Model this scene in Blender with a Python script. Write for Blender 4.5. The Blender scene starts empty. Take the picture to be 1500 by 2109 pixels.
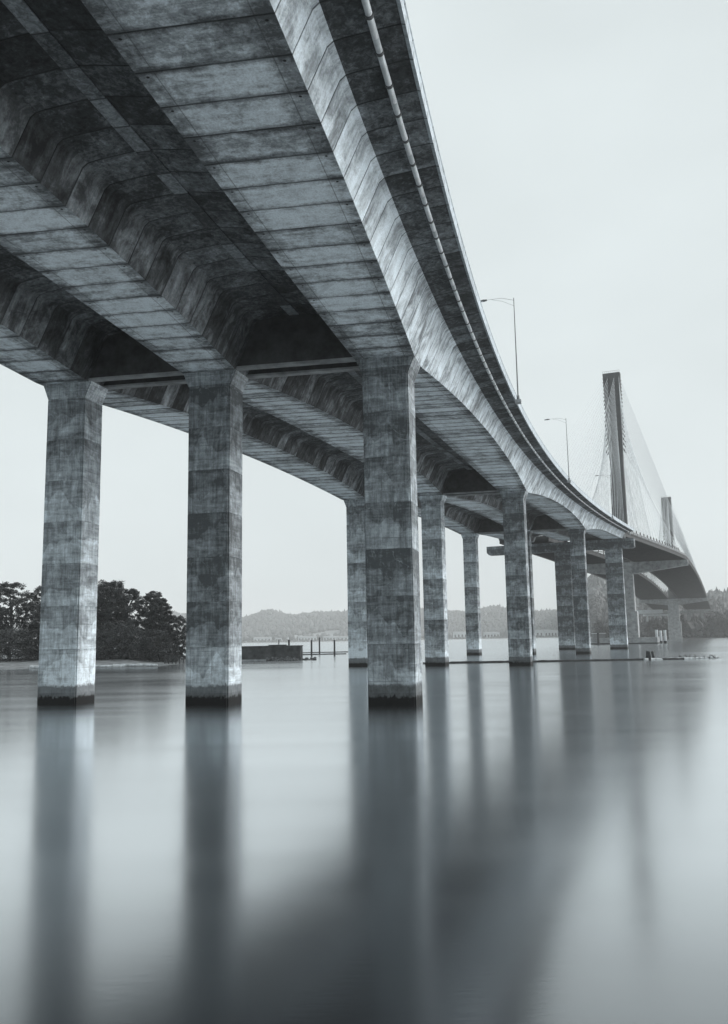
import bpy, math, random
from mathutils import Vector, Matrix
R = math.radians
random.seed(7)
S = bpy.context.scene
COL = S.collection

# ------------------------------------------------------------------ camera
cam_d = bpy.data.cameras.new('camera')
cam = bpy.data.objects.new('camera', cam_d); COL.objects.link(cam)
cam_d.sensor_fit = 'HORIZONTAL'; cam_d.sensor_width = 36.0; cam_d.lens = 36.0*1790.06/1500.0
cam_d.clip_start = 0.3; cam_d.clip_end = 12000
CAMH = 5.0335
cam.matrix_world = Matrix.Translation((0, 0, CAMH)) @ Matrix.Rotation(R(90+8.3175), 4, 'X') @ Matrix.Rotation(R(-1.0057), 4, 'Z')
S.camera = cam

# ------------------------------------------------------------------ sky and sun (overcast)
SUN_EL, SUN_AZ = 27.0, 84.0          # azimuth clockwise from +Y
SKY_STRENGTH = 0.1
w = bpy.data.worlds.new("World"); S.world = w; w.use_nodes = True
nt = w.node_tree; nt.nodes.clear()
out = nt.nodes.new('ShaderNodeOutputWorld'); bg = nt.nodes.new('ShaderNodeBackground')
sky = nt.nodes.new('ShaderNodeTexSky'); sky.sky_type = 'NISHITA'; sky.sun_disc = False
sky.sun_elevation = R(SUN_EL); sky.sun_rotation = R(SUN_AZ); sky.dust_density = 4; sky.air_density = 1
hs = nt.nodes.new('ShaderNodeHueSaturation'); hs.inputs['Saturation'].default_value = 0.0
ov = nt.nodes.new('ShaderNodeMix'); ov.data_type = 'RGBA'; ov.blend_type = 'MIX'
ov.inputs[0].default_value = 0.88
ov.inputs[7].default_value = (7.95, 8.75, 8.9, 1)
nt.links.new(sky.outputs[0], hs.inputs['Color']); nt.links.new(hs.outputs[0], ov.inputs[6])
tcw = nt.nodes.new('ShaderNodeTexCoord'); nzw = nt.nodes.new('ShaderNodeTexNoise'); nzw.inputs['Scale'].default_value = 2.2; nzw.inputs['Detail'].default_value = 3
mpw = nt.nodes.new('ShaderNodeMapping'); mpw.inputs['Scale'].default_value = (1, 1, 2.2); nt.links.new(tcw.outputs['Generated'], mpw.inputs[0]); nt.links.new(mpw.outputs[0], nzw.inputs['Vector'])
crw = nt.nodes.new('ShaderNodeMapRange'); crw.inputs[1].default_value = .3; crw.inputs[2].default_value = .7; crw.inputs[3].default_value = .93; crw.inputs[4].default_value = 1.05
nt.links.new(nzw.outputs[0], crw.inputs[0])
mlw = nt.nodes.new('ShaderNodeVectorMath'); mlw.operation = 'SCALE'; nt.links.new(ov.outputs[2], mlw.inputs[0]); nt.links.new(crw.outputs[0], mlw.inputs['Scale'])
nt.links.new(mlw.outputs[0], bg.inputs[0]); bg.inputs[1].default_value = SKY_STRENGTH
nt.links.new(bg.outputs[0], out.inputs[0])
sd = bpy.data.lights.new('sun', 'SUN'); so = bpy.data.objects.new('sun', sd); COL.objects.link(so)
sd.energy = 2.9; sd.angle = R(28); sd.color = (1.0, 0.985, 0.96)
_d = Vector((math.sin(R(SUN_AZ))*math.cos(R(SUN_EL)), math.cos(R(SUN_AZ))*math.cos(R(SUN_EL)), math.sin(R(SUN_EL))))
so.rotation_euler = _d.to_track_quat('Z', 'Y').to_euler()
so.location = (60, 20, 90)
S.view_settings.view_transform = 'Standard'; S.view_settings.look = 'None'
S.view_settings.exposure = 0.0; S.view_settings.gamma = 1.0; S.view_settings.use_curve_mapping = False
S.render.engine = 'CYCLES'
cy = S.cycles
cy.max_bounces = 9; cy.diffuse_bounces = 4; cy.glossy_bounces = 4; cy.transmission_bounces = 2; cy.volume_bounces = 5
cy.caustics_reflective = True; cy.use_denoising = True; cy.sample_clamp_indirect = 6; cy.blur_glossy = 0.3
try: cy.denoiser = 'OPENIMAGEDENOISE'
except Exception: pass

# ------------------------------------------------------------------ materials
class NT:
    def __init__(s, name):
        s.m = bpy.data.materials.new(name); s.m.use_nodes = True
        s.t = s.m.node_tree; s.t.nodes.clear()
        s.out = s.t.nodes.new('ShaderNodeOutputMaterial')
    def n(s, typ, **kw):
        o = s.t.nodes.new(typ)
        for k, v in kw.items(): setattr(o, k, v)
        return o
    def l(s, a, b): s.t.links.new(a, b)
    def val(s, sock, v):
        if hasattr(v, 'node'): s.l(v, sock)
        else: sock.default_value = v
    def math(s, op, a, b=0.0, c=0.0, clamp=False):
        o = s.n('ShaderNodeMath', operation=op); o.use_clamp = clamp
        s.val(o.inputs[0], a); s.val(o.inputs[1], b); s.val(o.inputs[2], c)
        return o.outputs[0]
    def noise(s, vec, scale, detail=5, rough=.6, dist=0.0, mapping=None, off=None):
        if mapping is not None or off is not None:
            mp = s.n('ShaderNodeMapping'); s.l(vec, mp.inputs[0])
            if mapping is not None: mp.inputs['Scale'].default_value = mapping
            if off is not None:
                cb = s.n('ShaderNodeCombineXYZ'); s.l(off, cb.inputs[0]); s.l(off, cb.inputs[1]); s.l(cb.outputs[0], mp.inputs['Location'])
            vec = mp.outputs[0]
        o = s.n('ShaderNodeTexNoise'); s.l(vec, o.inputs['Vector'])
        o.inputs['Scale'].default_value = scale; o.inputs['Detail'].default_value = detail
        o.inputs['Roughness'].default_value = rough; o.inputs['Distortion'].default_value = dist
        return o.outputs[0]
    def ramp(s, fac, stops, interp='LINEAR'):
        o = s.n('ShaderNodeValToRGB'); s.l(fac, o.inputs[0]); e = o.color_ramp.elements; o.color_ramp.interpolation = interp
        while len(e) < len(stops): e.new(.5)
        for i, (p, c) in enumerate(stops):
            e[i].position = p; e[i].color = c if isinstance(c, tuple) else (c, c, c, 1)
        return o.outputs[0]
    def step(s, x, a, b):     # smooth 0..1 between a and b
        o = s.n('ShaderNodeMapRange'); o.interpolation_type = 'SMOOTHSTEP'
        s.l(x, o.inputs[0]); o.inputs[1].default_value = a; o.inputs[2].default_value = b
        return o.outputs[0]
    def mix(s, fac, a, b, blend='MIX'):
        o = s.n('ShaderNodeMix', data_type='RGBA', blend_type=blend)
        s.val(o.inputs[0], fac)
        for k, v in ((6, a), (7, b)):
            if hasattr(v, 'node'): s.l(v, o.inputs[k])
            else: o.inputs[k].default_value = v
        return o.outputs[2]
    def bsdf(s, color, rough=.85, bump=None, bstr=.3, bdist=.02, metallic=0.0, spec=.3):
        o = s.n('ShaderNodeBsdfPrincipled'); s.val(o.inputs['Base Color'], color); s.val(o.inputs['Roughness'], rough)
        o.inputs['Metallic'].default_value = metallic; o.inputs['Specular IOR Level'].default_value = spec
        if bump is not None:
            b = s.n('ShaderNodeBump'); s.l(bump, b.inputs['Height']); b.inputs['Strength'].default_value = bstr; b.inputs['Distance'].default_value = bdist
            s.l(b.outputs[0], o.inputs['Normal'])
        s.l(o.outputs[0], s.out.inputs[0]); return s.m

def G(v, a=1):      # a neutral cool grey
    return (v*.95, v*1.0, v*1.035, a)

def seg_mat(name, kind):
    """precast concrete: UVMap = metres along / round the section, frac = position inside one precast face"""
    N = NT(name)
    uv = N.n('ShaderNodeUVMap', uv_map='UVMap').outputs[0]
    fr = N.n('ShaderNodeUVMap', uv_map='frac').outputs[0]
    sz = N.n('ShaderNodeUVMap', uv_map='size').outputs[0]
    rnd = N.n('ShaderNodeObjectInfo').outputs['Random']
    sx = N.n('ShaderNodeSeparateXYZ'); N.l(fr, sx.inputs[0])
    ss = N.n('ShaderNodeSeparateXYZ'); N.l(sz, ss.inputs[0])
    fu, fv = sx.outputs[0], sx.outputs[1]
    e = N.math('MULTIPLY', N.math('MINIMUM', fu, N.math('SUBTRACT', 1.0, fu)), ss.outputs[0])
    g = N.math('MULTIPLY', N.math('MINIMUM', fv, N.math('SUBTRACT', 1.0, fv)), ss.outputs[1])
    off = N.math('MULTIPLY', rnd, 37.0)
    n1 = N.noise(uv, .55, 7, .66, .6, off=off)
    n2 = N.noise(uv, 2.9, 9, .76, .5, off=off)
    n3 = N.noise(uv, 9, 5, .65)
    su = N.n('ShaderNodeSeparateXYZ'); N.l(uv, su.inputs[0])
    shade_or_damp = N.math('SUBTRACT', 1.0, N.step(N.math('MULTIPLY_ADD', n1, 9.0, su.outputs[0]), -42, -26))   # nearest stretch: shade and lens vignette darkened into the colour
    if kind == 'soffit':
        st = N.noise(uv, 1.0, 6, .65, .2, mapping=(2.4, .5, 1), off=off)
        m = N.math('MULTIPLY', n1, .56); m = N.math('MULTIPLY_ADD', n2, .50, m); m = N.math('MULTIPLY_ADD', st, .42, m)
        ee = N.math('SUBTRACT', 1.0, N.step(e, .02, .50)); gg = N.math('SUBTRACT', 1.0, N.step(g, .15, 1.5))
        m = N.math('MULTIPLY_ADD', ee, .13, m); m = N.math('MULTIPLY_ADD', gg, .13, m); m = N.math('MULTIPLY_ADD', shade_or_damp, .11, m)
        m = N.math('MULTIPLY', N.math('MULTIPLY_ADD', rnd, .18, m), .75)
        c = N.ramp(m, [(.54, G(.90)), (.63, G(.68)), (.70, G(.36)), (.81, G(.10))])
    elif kind == 'web':
        st = N.noise(uv, 1.0, 6, .65, .3, mapping=(2.6, .28, 1), off=off)
        m = N.math('MULTIPLY', n1, .75); m = N.math('MULTIPLY_ADD', st, .34, m); m = N.math('MULTIPLY_ADD', n2, .22, m)
        m = N.math('MULTIPLY_ADD', rnd, .12, m)
        c = N.ramp(m, [(.56, G(.72)), (.68, G(.54)), (.78, G(.30)), (.90, G(.12))])
    elif kind == 'web_shaded':  # inner webs: shade between the girders put into a darker colour
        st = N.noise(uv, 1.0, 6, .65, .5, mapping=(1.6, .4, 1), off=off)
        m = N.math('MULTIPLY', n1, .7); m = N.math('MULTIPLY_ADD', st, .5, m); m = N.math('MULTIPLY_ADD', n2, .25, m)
        m = N.math('MULTIPLY_ADD', rnd, .2, m); m = N.math('MULTIPLY_ADD', shade_or_damp, .18, m)
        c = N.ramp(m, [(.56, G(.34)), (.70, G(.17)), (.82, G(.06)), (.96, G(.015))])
    elif kind == 'strip':
        m = N.math('MULTIPLY', n2, .8); m = N.math('MULTIPLY_ADD', rnd, .22, m)
        c = N.ramp(m, [(.34, G(.40)), (.5, G(.17)), (.62, G(.06))])
    elif kind == 'wing':  # stain blotches, plus the underside's shade darkened into the colour
        m = N.math('MULTIPLY', n1, .55); m = N.math('MULTIPLY_ADD', n2, .6, m); m = N.math('MULTIPLY_ADD', rnd, .12, m); m = N.math('MULTIPLY_ADD', shade_or_damp, .14, m)
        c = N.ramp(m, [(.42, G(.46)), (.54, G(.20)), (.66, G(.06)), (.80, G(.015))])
    else:  # fascia
        m = N.math('MULTIPLY', N.noise(uv, 1.0, 5, .6, .1, mapping=(3.0, .4, 1)), 1.0); m = N.math('MULTIPLY_ADD', rnd, .12, m)
        c = N.ramp(m, [(.35, G(.60)), (.6, G(.46)), (.8, G(.26))])
    fine = N.ramp(n3, [(.3, G(.72)), (.52, G(.98)), (.72, G(1.12))])
    c = N.mix(1.0, c, fine, 'MULTIPLY')
    # irregular grime right along the joint
    jn = N.math('MULTIPLY_ADD', n2, .16, e)
    jd = N.math('SUBTRACT', 1.0, N.step(jn, .085, .17))
    c = N.mix(N.math('MULTIPLY', jd, .8), c, G(.03))
    h = N.math('MULTIPLY_ADD', n3, .4, n2)
    if kind == 'soffit':   # form-board seam parallel to the edges, and tie holes near the corners
        ln = N.math('SUBTRACT', 1.0, N.step(N.math('ABSOLUTE', N.math('SUBTRACT', g, .78)), .012, .045))
        c = N.mix(N.math('MULTIPLY', ln, .55), c, G(.06))
        dx = N.math('SUBTRACT', e, .33); dy = N.math('SUBTRACT', g, .40)
        dd = N.math('SQRT', N.math('ADD', N.math('MULTIPLY', dx, dx), N.math('MULTIPLY', dy, dy)))
        one = N.math('LESS_THAN', fu, .5)
        dot = N.math('MULTIPLY', N.math('SUBTRACT', 1.0, N.step(dd, .05, .09)), one)
        c = N.mix(dot, c, G(.015))
        h = N.math('SUBTRACT', h, N.math('ADD', ln, dot))
    return N.bsdf(c, .85, h, .35, .02)

def column_mat(name, tone=0.0):
    N = NT(name)
    tc = N.n('ShaderNodeTexCoord').outputs['Object']
    rnd = N.n('ShaderNodeObjectInfo').outputs['Random']
    sp = N.n('ShaderNodeSeparateXYZ'); N.l(tc, sp.inputs[0]); z = sp.outputs[2]
    off = N.math('MULTIPLY', rnd, 23.0)
    n1 = N.noise(tc, .42, 5, .62, 1.4, off=off)
    n2 = N.noise(tc, 2.1, 9, .76, .8, mapping=(1, 1, .8), off=off)
    ns = N.noise(tc, 1.0, 6, .7, .3, mapping=(3.5, 3.5, .35), off=off)
    nh = N.noise(tc, 1.0, 5, .6, .8, mapping=(.35, .35, 2.6), off=off)
    n3 = N.noise(tc, 10, 6, .7)
    m = N.math('MULTIPLY', n1, .46); m = N.math('MULTIPLY_ADD', n2, .26, m); m = N.math('MULTIPLY_ADD', ns, .42, m)
    m = N.math('MULTIPLY_ADD', nh, .32, m)
    # runs of damp that start under each pour joint and end in a wavy edge
    fl = N.math('FRACT', N.math('DIVIDE', N.math('SUBTRACT', z, 4.62), 3.65))
    wv = N.noise(tc, .55, 2, .5, .3, mapping=(1, 1, .25), off=off)
    fe = N.math('ADD', fl, N.math('MULTIPLY', N.math('SUBTRACT', wv, .5), 1.5))
    band = N.step(fe, .50, .545)
    m = N.math('MULTIPLY_ADD', band, .085, m)
    low = N.step(z, 4.3, 5.0)            # the lowest pour is cleaner than the ones above it
    m = N.math('MULTIPLY_ADD', low, .13, m)
    m = N.math('MULTIPLY_ADD', rnd, .12, m)
    m = N.math('ADD', m, tone)
    m = N.math('MULTIPLY', m, .8)
    c = N.ramp(m, [(.52, G(.80)), (.61, G(.50)), (.71, G(.26)), (.83, G(.09))])
    # pale lime curves
    cr = N.math('ABSOLUTE', N.math('SUBTRACT', N.noise(tc, .33, 3, .5, .9, off=off), .5))
    cl = N.math('MULTIPLY', N.math('SUBTRACT', 1.0, N.step(cr, .003, .016)), N.step(n2, .45, .62))
    c = N.mix(N.math('MULTIPLY', cl, .32), c, G(.60))
    fine = N.ramp(n3, [(.3, G(.82)), (.52, G(1.0)), (.72, G(1.1))])
    c = N.mix(1.0, c, fine, 'MULTIPLY')
    # board marks: lines every 1.22 m up and 0.92 m across
    def lines(x, per, wd):
        f = N.math('FRACT', N.math('DIVIDE', x, per))
        a = N.math('MULTIPLY', N.math('ABSOLUTE', N.math('SUBTRACT', f, .5)), per)
        return N.math('SUBTRACT', 1.0, N.step(a, wd*.3, wd))
    lv = N.math('MAXIMUM', N.math('MAXIMUM', lines(z, 1.217, .03), lines(sp.outputs[0], .92, .03)), lines(sp.outputs[1], .92, .03))
    lm = N.math('MULTIPLY', lv, N.step(N.noise(tc, .8, 3, .6, off=off), .42, .62))
    c = N.mix(N.math('MULTIPLY', lm, .5), c, G(.05))
    # tide: damp grey up to about 1.6 m, mussels and weed below 0.6 m
    zz = N.math('ADD', z, N.math('ADD', N.math('MULTIPLY', N.math('SUBTRACT', n2, .5), 1.0), N.math('MULTIPLY', N.math('SUBTRACT', ns, .5), .8)))
    shade_or_damp = N.math('SUBTRACT', 1.0, N.step(zz, 1.42, 1.72))
    c = N.mix(N.math('MULTIPLY', shade_or_damp, .82), c, N.mix(N.ramp(n2, [(.4, G(0)), (.6, G(1))]), G(.035), G(.09)))
    weed = N.math('SUBTRACT', 1.0, N.step(zz, .55, .78))
    c = N.mix(weed, c, N.mix(N.step(N.noise(tc, 5, 4, .7), .6, .72), G(.008), G(.05)))
    h = N.math('MULTIPLY_ADD', n3, .5, n2); h = N.math('SUBTRACT', h, N.math('MULTIPLY', lm, .7))
    return N.bsdf(c, .85, h, .35, .025)

def plain_mat(name, v, rough=.8, var=.3, scale=1.0, metallic=0.0):
    N = NT(name)
    tc = N.n('ShaderNodeTexCoord').outputs['Object']
    n = N.noise(tc, scale, 6, .65)
    c = N.ramp(n, [(.3, G(v*(1-var))), (.7, G(v*(1+var)))])
    return N.bsdf(c, rough, n, .25, .02, metallic)

def leaf_mat(name, v):
    N = NT(name)
    tc = N.n('ShaderNodeTexCoord').outputs['Object']
    n = N.noise(tc, .35, 4, .6); n2 = N.noise(tc, 3.0, 3, .6)
    m = N.math('MULTIPLY_ADD', n2, .5, N.math('MULTIPLY', n, .5))
    c = N.ramp(m, [(.35, G(v*.45)), (.65, G(v*1.7))])
    return N.bsdf(c, .6)

def water_mat():
    N = NT('water')
    tc = N.n('ShaderNodeTexCoord').outputs['Object']
    a = N.noise(tc, 1.0, 3, .6, .3, mapping=(2.2, 7.0, 1)); b = N.noise(tc, 1.0, 5, .6, .2, mapping=(.03, .22, 1))
    c2 = N.noise(tc, 1.0, 3, .6, .5, mapping=(.012, .05, 1))
    bp = N.n('ShaderNodeBump'); bp.inputs['Strength'].default_value = .035; bp.inputs['Distance'].default_value = .03
    N.l(N.math('MULTIPLY_ADD', b, 2.0, a), bp.inputs['Height'])
    gl = N.n('ShaderNodeBsdfGlossy'); gl.distribution = 'GGX'; gl.inputs['Color'].default_value = (.90, .93, .95, 1)
    N.l(N.ramp(N.math('MULTIPLY_ADD', c2, .6, N.math('MULTIPLY', b, .4)), [(.38, (.14,)*3+(1,)), (.64, (.20,)*3+(1,))]), gl.inputs['Roughness'])
    N.l(bp.outputs[0], gl.inputs['Normal'])
    df = N.n('ShaderNodeBsdfDiffuse'); df.inputs['Color'].default_value = (.012, .014, .017, 1)
    lw = N.n('ShaderNodeLayerWeight'); lw.inputs['Blend'].default_value = .5
    f = N.ramp(lw.outputs['Facing'], [(.0, G(.40)), (.58, G(.28)), (.68, G(.52)), (.78, G(.87)), (.88, G(.99))])
    mx = N.n('ShaderNodeMixShader'); N.l(f, mx.inputs[0]); N.l(df.outputs[0], mx.inputs[1]); N.l(gl.outputs[0], mx.inputs[2])
    N.l(mx.outputs[0], N.out.inputs[0]); return N.m

M = dict(
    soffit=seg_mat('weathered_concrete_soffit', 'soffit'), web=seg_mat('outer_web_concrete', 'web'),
    web_shaded=seg_mat('shaded_inner_web_concrete', 'web_shaded'), wing=seg_mat('stained_shaded_wing_concrete', 'wing'),
    fascia=seg_mat('parapet_concrete', 'fascia'), strip=seg_mat('closure_pour_concrete', 'strip'),
    column=column_mat('column_concrete', .0), column_light=column_mat('column_concrete_paler', -.10),  # second one is a paler copy, used for some columns
    dark_conc=plain_mat('stained_shaded_concrete', .045, .9, .6, .8),  # on the cross beams: stain, with the deep shade painted in too
    conc=plain_mat('grey_concrete', .30, .9, .45, .5), pale=plain_mat('pale_concrete', .62, .8, .15, .3),
    pipe=plain_mat('grey_pipe_metal', .62, .45, .25, 1.2), galv=plain_mat('galvanised_steel', .16, .5, .2, 4),
    steel=plain_mat('dark_deck_steel', .035, .7, .4, .4), cable=plain_mat('cable_sheath', .62, .5, .1, .2),
    mast=plain_mat('mast_concrete', .06, .8, .4, .15), wood=plain_mat('wet_driftwood', .05, .8, .6, 2),
    log=plain_mat('bleached_log', .5, .8, .5, 2), rock=plain_mat('rubble', .10, .9, .7, 1.5),
    sand=plain_mat('beach_sand', .20, .95, .5, .5), soil=plain_mat('bank_soil', .07, .95, .5, .05),
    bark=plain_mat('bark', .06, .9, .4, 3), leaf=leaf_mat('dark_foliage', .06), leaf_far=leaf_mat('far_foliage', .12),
    field=plain_mat('mown_field', .28, .95, .2, .02), lamp=plain_mat('lamp_housing', .08, .4, .1, 3),
    building=plain_mat('pale_cladding', .6, .6, .15, .05), roof=plain_mat('grey_roofing', .3, .7, .2, .05),
    glass=plain_mat('window_glass', .03, .15, .2, .2), ruin=plain_mat('old_dock_concrete', .07, .95, .7, .6),
    lens=plain_mat('lamp_lens', .5, .3, .1, 1), water=water_mat())

# ------------------------------------------------------------------ mesh helpers
class MB:
    def __init__(s): s.v = []; s.f = []; s.mi = []; s.uv = {}
    def quadbox(s, p8, mi=0):
        b = len(s.v); s.v += [tuple(p) for p in p8]
        for q in ((0, 3, 2, 1), (4, 5, 6, 7), (0, 1, 5, 4), (1, 2, 6, 5), (2, 3, 7, 6), (3, 0, 4, 7)):
            s.f.append(tuple(b+i for i in q)); s.mi.append(mi)
    def box(s, x0, x1, y0, y1, z0, z1, mi=0):
        s.quadbox([(x0, y0, z0), (x1, y0, z0), (x1, y1, z0), (x0, y1, z0), (x0, y0, z1), (x1, y0, z1), (x1, y1, z1), (x0, y1, z1)], mi)
    def tube(s, pts, rad, n=8, caps=True, mi=0):
        pts = [Vector(p) for p in pts]; rs = rad if isinstance(rad, (list, tuple)) else [rad]*len(pts)
        rings = []
        for i, p in enumerate(pts):
            d = (pts[min(i+1, len(pts)-1)]-pts[max(i-1, 0)]).normalized()
            up = Vector((0, 0, 1)) if abs(d.z) < .95 else Vector((1, 0, 0))
            a = d.cross(up).normalized(); c = a.cross(d)
            b = len(s.v)
            for k in range(n):
                t = 2*math.pi*k/n; s.v.append(tuple(p + (a*math.cos(t)+c*math.sin(t))*rs[i]))
            rings.append(b)
        for i in range(len(pts)-1):
            for k in range(n):
                k2 = (k+1) % n
                s.f.append((rings[i]+k, rings[i]+k2, rings[i+1]+k2, rings[i+1]+k)); s.mi.append(mi)
        if caps:
            s.f.append(tuple(rings[0]+k for k in range(n))[::-1]); s.f.append(tuple(rings[-1]+k for k in range(n))); s.mi += [mi, mi]
    def loft(s, rings, caps=True, mis=None):
        """rings: lists of points, closed outlines"""
        n = len(rings[0]); bs = []
        for r in rings: bs.append(len(s.v)); s.v += [tuple(p) for p in r]
        for i in range(len(rings)-1):
            for k in range(n):
                k2 = (k+1) % n
                s.f.append((bs[i]+k, bs[i]+k2, bs[i+1]+k2, bs[i+1]+k)); s.mi.append(mis[k] if mis else 0)
        if caps:
            s.f.append(tuple(bs[0]+k for k in range(n))[::-1]); s.f.append(tuple(bs[-1]+k for k in range(n))); s.mi += [0, 0]
    def mesh(s, name, mats, smooth=False, fix=True):
        me = bpy.data.meshes.new(name); me.from_pydata(s.v, [], s.f)
        for m in mats: me.materials.append(m)
        me.polygons.foreach_set('material_index', s.mi)
        if smooth: me.polygons.foreach_set('use_smooth', [True]*len(s.f))
        me.update(); return me
    def build(s, name, mats, parent=None, loc=None, smooth=False):
        if not isinstance(mats, (list, tuple)): mats = [mats]
        o = bpy.data.objects.new(name, s.mesh(name, mats, smooth)); COL.objects.link(o)
        if parent is not None: o.parent = parent
        if loc is not None: o.location = loc
        return o
def tag(o, label=None, cat=None, group=None, kind=None):
    if label: o['label'] = label
    if cat: o['category'] = cat
    if group: o['group'] = group
    if kind: o['kind'] = kind
    return o
def thing(name, label, cat, loc=(0, 0, 0), rz=0.0, group=None):
    o = bpy.data.objects.new(name, None); COL.objects.link(o); o.location = loc; o.rotation_euler = (0, 0, rz)
    o.empty_display_size = .5
    return tag(o, label, cat, group)
def kids(o): return [c for c in o.children]
def copy_tree(o, parent=None):
    c = o.copy(); COL.objects.link(c); c.parent = parent
    for ch in kids(o): copy_tree(ch, c)
    return c

# ------------------------------------------------------------------ the viaduct's alignment
AL = dict(x1=-12.5580, y1=72.5738, phi=13.5994, k=0.06620, k2=-0.00018)
import json
P = json.loads('''{"f": 1790.064574, "pitch": 8.317517, "roll": 1.005696, "h": 5.033459, "x1": -12.558046, "y1": 72.573787, "phi": 13.599365, "k": 0.066239, "k2": -0.000198, "w": 3.712468, "d": 3.081825, "fl": 0.568381, "s3": 181.480642, "s4": 256.564343, "zt4c": 34.428359, "nk": 1.451423, "cx": 750, "cy": 1054.5, "sk1": -0.02796, "sk": -0.05872, "dz": -0.169646, "j1": -35.242005, "j2": -32.641485, "j3": 1.764987, "pl": -0.178505, "ws": 0.460309, "kd": 0, "za": 31.797652, "zb": 0.035829, "zc": 0.010487, "se": -0.025341, "se1": 0.001766, "rR": 15.292925, "rR1": -0.109935, "rL": 14.080875, "rL1": 0.950572, "Dp": 4.06319, "Dm": 2.111346, "pw": 2.055586, "bt": 4.366944, "wR": 7.325589, "ta": 0.353019, "tb": 1.314766, "w4": 5.785428, "d4": 2.264898, "s4L": 17.862261, "lat4": -3.018915, "zt4": 35.494099, "se4": 0.003774, "sk4": 0.015876, "s0": -90}''')
S3, S4 = P['s3'], P['s4']
_tab = {}
def path(s):
    key = round(s, 4)
    if key in _tab: return _tab[key]
    n = 60; x, y = P['x1'], P['y1']; ds = s/n
    for i in range(n):
        t = (i+.5)*ds; ph = R(P['phi']+P['k']*t+P['k2']*t*t/2)
        x += math.sin(ph)*ds; y += math.cos(ph)*ds
    r = (x, y, R(P['phi']+P['k']*s+P['k2']*s*s/2)); _tab[key] = r; return r
def at(s, lat, z, lon=0.0):
    x, y, h = path(s)
    return Vector((x+lat*math.cos(h)+lon*math.sin(h), y-lat*math.sin(h)+lon*math.cos(h), z))
def cl(s, c): return (P['rR']+P['rR1']*s/100)*c if c >= 0 else -(P['rL']+P['rL1']*s/100)
def zroot(s, lat): return P['za']+P['zb']*s+P['zc']*s*s/1e4+(P['se']+P['se1']*s/100)*lat
PIERS = [-90.0, 0.0, 90.0, S3]
def depth(s):
    Dp, Dm, pw = P['Dp'], P['Dm'], P['pw']
    if s > S3:
        L = S4-S3; d = max(0, s-S3-1.7)/(L-1.7)*1.0; t = d
        if t > .5: return Dm
        return Dm+(Dp-Dm)*abs(2*t-1)**pw
    for a, b in zip(PIERS, PIERS[1:]):
        if a <= s <= b:
            d = min(s-a, b-s); half = (b-a)/2
            d = max(0, d-1.7); return Dm+(Dp-Dm)*abs(1-d/(half-1.7))**pw
    return Dm
def soffit_half(s): return P['w']/2+P['fl']+P['ws']*(P['Dp']-depth(s))
JOINTS = []
for a, b in ((-90, 0), (0, 90), (90, S3), (S3, S4-1.0)):
    n = round((b-a-3.4)/2.48) if b != S4-1.0 else round((b-a-1.7)/2.48)
    lo, hi = a+1.7, (b-1.7 if b != S4-1.0 else b)
    js = [lo+(hi-lo)*i/n for i in range(n+1)]
    JOINTS += js
JOINTS = [j for j in JOINTS if j > -76]
STRIP = .38
def section(s, c):
    """outline (lateral, height above the web/wing corner), counter-clockwise seen looking along the road; plus the material of each edge"""
    b, D, bt, wR, ta = soffit_half(s), depth(s), P['bt'], P['wR'], P['ta']
    gR, gL = cl(s, 1), -cl(s, -1)
    right = {1: wR, 0: gR/2-STRIP, -1: gL/2-STRIP}[c]
    left = {1: gR/2-STRIP, 0: gL/2-STRIP, -1: wR}[c]
    top = ta+.34
    side = lambda w: [(bt-.22, -.30), (bt+.06, -.06), (bt+.55, .05), (w, ta), (w, top)]
    pr = [(b, -D)]+side(right)
    pl = [(-x, z) for x, z in ([(b, -D)]+side(left))][::-1]
    pts = pr + pl
    outR = 'web' if c == 1 else 'web_shaded'; outL = 'web' if c == -1 else 'web_shaded'
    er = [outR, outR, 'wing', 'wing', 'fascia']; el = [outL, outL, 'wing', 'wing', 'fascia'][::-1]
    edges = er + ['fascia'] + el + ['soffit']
    return pts, edges
SEG_MATS = ['soffit', 'web', 'web_shaded', 'wing', 'fascia', 'strip']
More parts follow.
